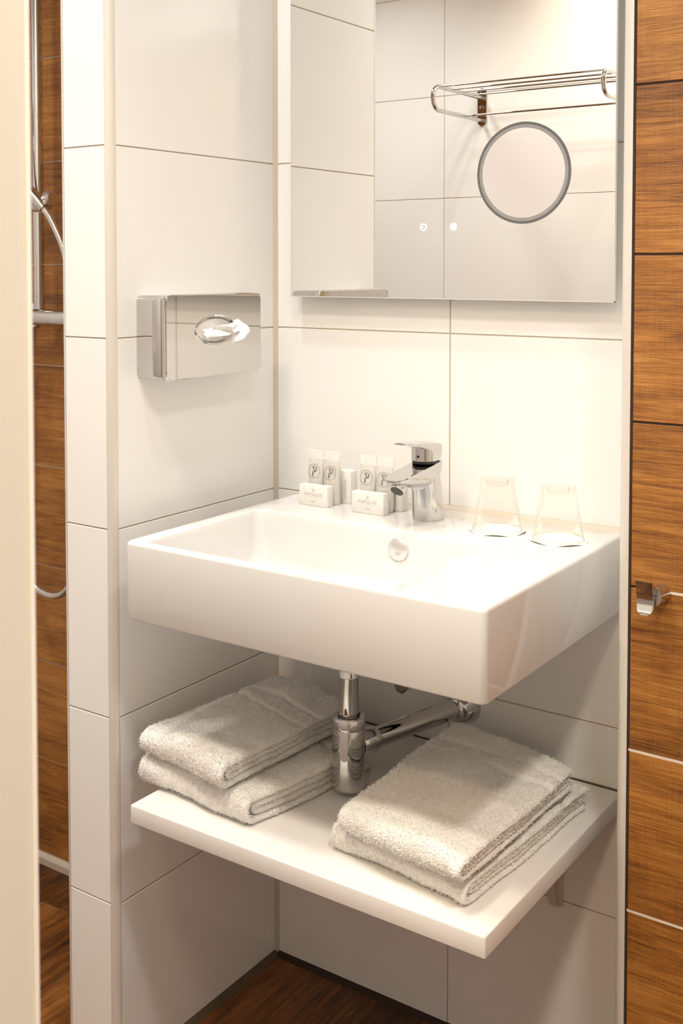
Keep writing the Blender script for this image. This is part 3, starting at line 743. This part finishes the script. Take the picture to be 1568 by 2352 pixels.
    nf = len(me.polygons); nor = np.zeros(nf*3); me.polygons.foreach_get('normal', nor); nor = nor.reshape(-1, 3)
    ar = np.zeros(nf); me.polygons.foreach_get('area', ar)
    F = np.array([tuple(p.vertices) for p in me.polygons])
    pick = g.choice(nf, tufts, p=ar/ar.sum()); a, b = g.random(tufts)[:, None], g.random(tufts)[:, None]
    Q = (co[F[pick, 0]]*(1-a)+co[F[pick, 1]]*a)*(1-b)+(co[F[pick, 3]]*(1-a)+co[F[pick, 2]]*a)*b
    Nq = nor[pick]; prow = pick//(m-1); prow = np.where(prow < n, prow, 2*n-1-prow); prow = np.clip(prow, 0, n-1)
    keep = (Q[:, 2] > z0+.0025) & ~((pick < 2*n*(m-1)) & (band_mask[prow] > .35) & (g.random(tufts) < .9)); Q, Nq = Q[keep], Nq[keep]; tn = len(Q)
    rd = g.normal(size=(tn, 3)); rd /= np.linalg.norm(rd, axis=1)[:, None]
    dirn = Nq*1.0+rd*.75; dirn /= np.linalg.norm(dirn, axis=1)[:, None]
    tang = np.cross(dirn, g.normal(size=(tn, 3))); tang /= np.linalg.norm(tang, axis=1)[:, None]
    ln = (.0013+.0021*g.random(tn))[:, None]; wd = .00042
    V1 = Q-tang*wd-Nq*.0003; V2 = Q+tang*wd-Nq*.0003; V3 = Q+dirn*ln+tang*wd*.7; V4 = Q+dirn*ln-tang*wd*.7
    TV = np.stack([V1, V2, V3, V4], 1).reshape(-1, 3); TV[:, 2] = np.maximum(TV[:, 2], z0+.0002)
    TF = (np.arange(tn*4).reshape(-1, 4)+nv)
    verts = np.concatenate([co, TV]); faces = fs_list = F.tolist()+TF.tolist()
    me2 = bpy.data.meshes.new('towel'); me2.from_pydata(verts.tolist(), [], faces); me2.update()
    me2.polygons.foreach_set('use_smooth', [True]*len(me2.polygons))
    bpy.data.meshes.remove(me)
    o = mesh_obj('towel', me2, M['towel']); tag(o, label, 'towel', place); return o
folded_towel('folded white terry towel at the bottom of the left stack', [(.036, -.398), (.268, -.424), (.316, -.156), (.070, -.120)], ZSH+.0004, .5370, .0108, 21, [(.80, .02), (.93, .02)], .002)
folded_towel('folded white terry towel on top of the left stack, two woven bands across', [(.046, -.402), (.228, -.436), (.258, -.130), (.078, -.088)], .5420, .5820, .0098, 22, [(.62, .014), (.75, .014)], .005)
folded_towel('folded white terry towel at the bottom of the right stack', [(.398, -.396), (.628, -.420), (.650, -.088), (.440, -.070)], ZSH+.0004, .5285, .0090, 31, [(.80, .02)], .002)
folded_towel('folded white terry towel on top of the right stack, woven band near the wall', [(.425, -.418), (.628, -.446), (.636, -.112), (.412, -.072)], .5330, .5660, .0080, 32, [(.74, .014), (.86, .014)], .006)

# ------------------------------------------------------------------ coat hook on the wood-look wall
HX, HZ = .7885, .8755
root = thing('coat_hook', 'small chrome coat hook on the wood-look wall', 'hook', (HX, YR, HZ))
tube('post', [(HX+.010, YR, HZ), (HX+.006, YR-.022, HZ)], .0125, M['chrome'], root, 28)
bm = bmesh.new(); lps = []
prof = [(YR-.0345, .8960), (YR-.0318, .8860), (YR-.0292, .8760), (YR-.0276, .8670), (YR-.0280, .8620), (YR-.0300, .8570), (YR-.0335, .8520)]
for k, (y, z) in enumerate(smooth_path([(0, y, z) for y, z in prof], 5) and [(p.y, p.z) for p in smooth_path([(0, y, z) for y, z in prof], 5)]):
    w = .0110 if z > .863 else .0110*math.sqrt(max(.02, 1-((.863-z)/.0115)**2))
    lps.append([(HX-.002-w, y, z), (HX-.002+w, y, z), (HX-.002+w, y+.0022, z+.0003), (HX-.002-w, y+.0022, z+.0003)])
loft(bm, lps); o = bm_obj('plate', bm, M['chrome'], root); autosmooth(o, 40)
bm = bmesh.new()
for z in (.8635, .8615, .8595, .8575, .8555):
    w = .0098*math.sqrt(max(.05, 1-((.864-z)/.0125)**2)); y = YR-.0280-(.8635-z)*.45
    add_tube(bm, [(HX-.002-w, y, z), (HX-.002+w, y, z)], .0006, 6)
bm_obj('grip_ridges', bm, M['chrome'], root)
finish(root)

# ------------------------------------------------------------------ towel rack on the rear wall (reflected in the mirror)
root = thing('towel_rack', 'chrome towel rack with four shelf bars on the rear wall, seen in the mirror', 'towel rack', (0, -1.35, 1.70))
YW = -1.350
for xe in (-.2300, .2430):
    bp = bm = bmesh.new()
    loft(bm, [[(a, YW+.0005, b) for a, b in rrect(xe-.014, xe+.014, 1.7040, 1.8110, .0139, 8)], [(a, YW+.0045, b) for a, b in rrect(xe-.014, xe+.014, 1.7040, 1.8110, .0139, 8)]])
    pl = bm_obj('wall_plate', bm, M['chrome'], root); autosmooth(pl, 40)
    for zz in (1.757, 1.799): lathe('screw', [(.006, .0045), (.0055, .0075), (.001, .0085)], (xe, YW, zz), M['chrome'], pl, 'y', 18)
    pts = [(xe, YW+.004, 1.7830), (xe, YW+.230, 1.7830)] + [(xe, YW+.255+.035*math.sin(math.radians(a)), 1.751+.032*math.cos(math.radians(a))) for a in range(0, 181, 15)] + [(xe, YW+.230, 1.7190), (xe, YW+.004, 1.7190)]
    tube('side_arm', pts, .0062, M['chrome'], root, 16)
for yy in (.240, .178, .122, .054): tube('shelf_bar', [(-.2300, YW+yy, 1.7860), (.2430, YW+yy, 1.7860)], .0026, M['chrome'], root, 10)
tube('towel_bar', [(-.2300, YW+.119, 1.7190), (.2430, YW+.119, 1.7190)], .0030, M['chrome'], root, 10)
finish(root)

# ------------------------------------------------------------------ shower
root = thing('shower_rail', 'vertical chrome shower rail on the wood-look shower wall', 'shower rail', (-.5815, -.0, 1.21))
tube('pole', [(-.5815, -.055, 1.211), (-.5815, -.055, 2.05)], .0115, M['chrome'], root, 24)
tube('slider', [(-.612, -.055, 1.433), (-.555, -.072, 1.427), (-.528, -.078, 1.425)], [.0150, .0160, .0130], M['chrome'], root, 24)
lathe('slider_knob', [(.0155, -.010), (.0165, -.006), (.0165, .004), (.013, .007)], (-.5180, -.078, 1.4390), M['brushed'], root, 'x', 24)
tube('wall_mount', [(-.5815, -.001, 2.00), (-.5815, -.055, 2.00)], .012, M['chrome'], root, 20)
finish(root)
root = thing('hand_shower', 'chrome hand shower handle resting in the slider of the shower rail', 'hand shower', (-.56, -.10, 1.46))
tube('handle', [(-.5250, -.090, 1.4200), (-.5400, -.096, 1.4370), (-.5850, -.112, 1.487), (-.640, -.130, 1.550), (-.685, -.145, 1.60)], [.0105, .0130, .0140, .0145, .0145], M['chrome'], root, 24)
lathe('spray_head', [(.012, 0), (.050, .012), (.055, .022), (.052, .030)], (-.705, -.175, 1.61), M['chrome'], root, 'y', 32)
finish(root)
o = tube('shower_hose', smooth_path([(-.5250, -.090, 1.4190), (-.5040, -.086, 1.390), (-.4740, -.080, 1.325), (-.455, -.075, 1.22), (-.430, -.07, 1.05), (-.428, -.07, .85), (-.452, -.07, .70),
          (-.4890, -.07, .633), (-.5390, -.07, .612), (-.5990, -.07, .632), (-.640, -.07, .72), (-.655, -.068, .90), (-.650, -.062, 1.10), (-.645, -.060, 1.172)], 10), .0070, M['brushed'], None, 14)
tag(o, 'grey metal shower hose hanging in a loop before the shower wall', 'shower hose')
root = thing('shower_mixer', 'horizontal chrome thermostatic shower mixer bar on the shower wall', 'shower mixer', (-.52, 0, 1.194))
lathe('bar', [(.0150, -.30), (.0165, -.296), (.0165, -.036), (.0160, -.0355), (.0160, -.0345), (.0165, -.034), (.0165, .170), (.014, .175)], (-.500, -.060, 1.1940), M['chrome'], root, 'x', 40)
for x in (-.665, -.40): lathe('wall_union', [(.030, -.001), (.028, -.008), (.014, -.014), (.012, -.050)], (x, 0, 1.1940), M['chrome'], root, 'y', 30)
tube('hose_outlet', [(-.645, -.060, 1.180), (-.645, -.060, 1.166)], .010, M['chrome'], root, 20)
finish(root)
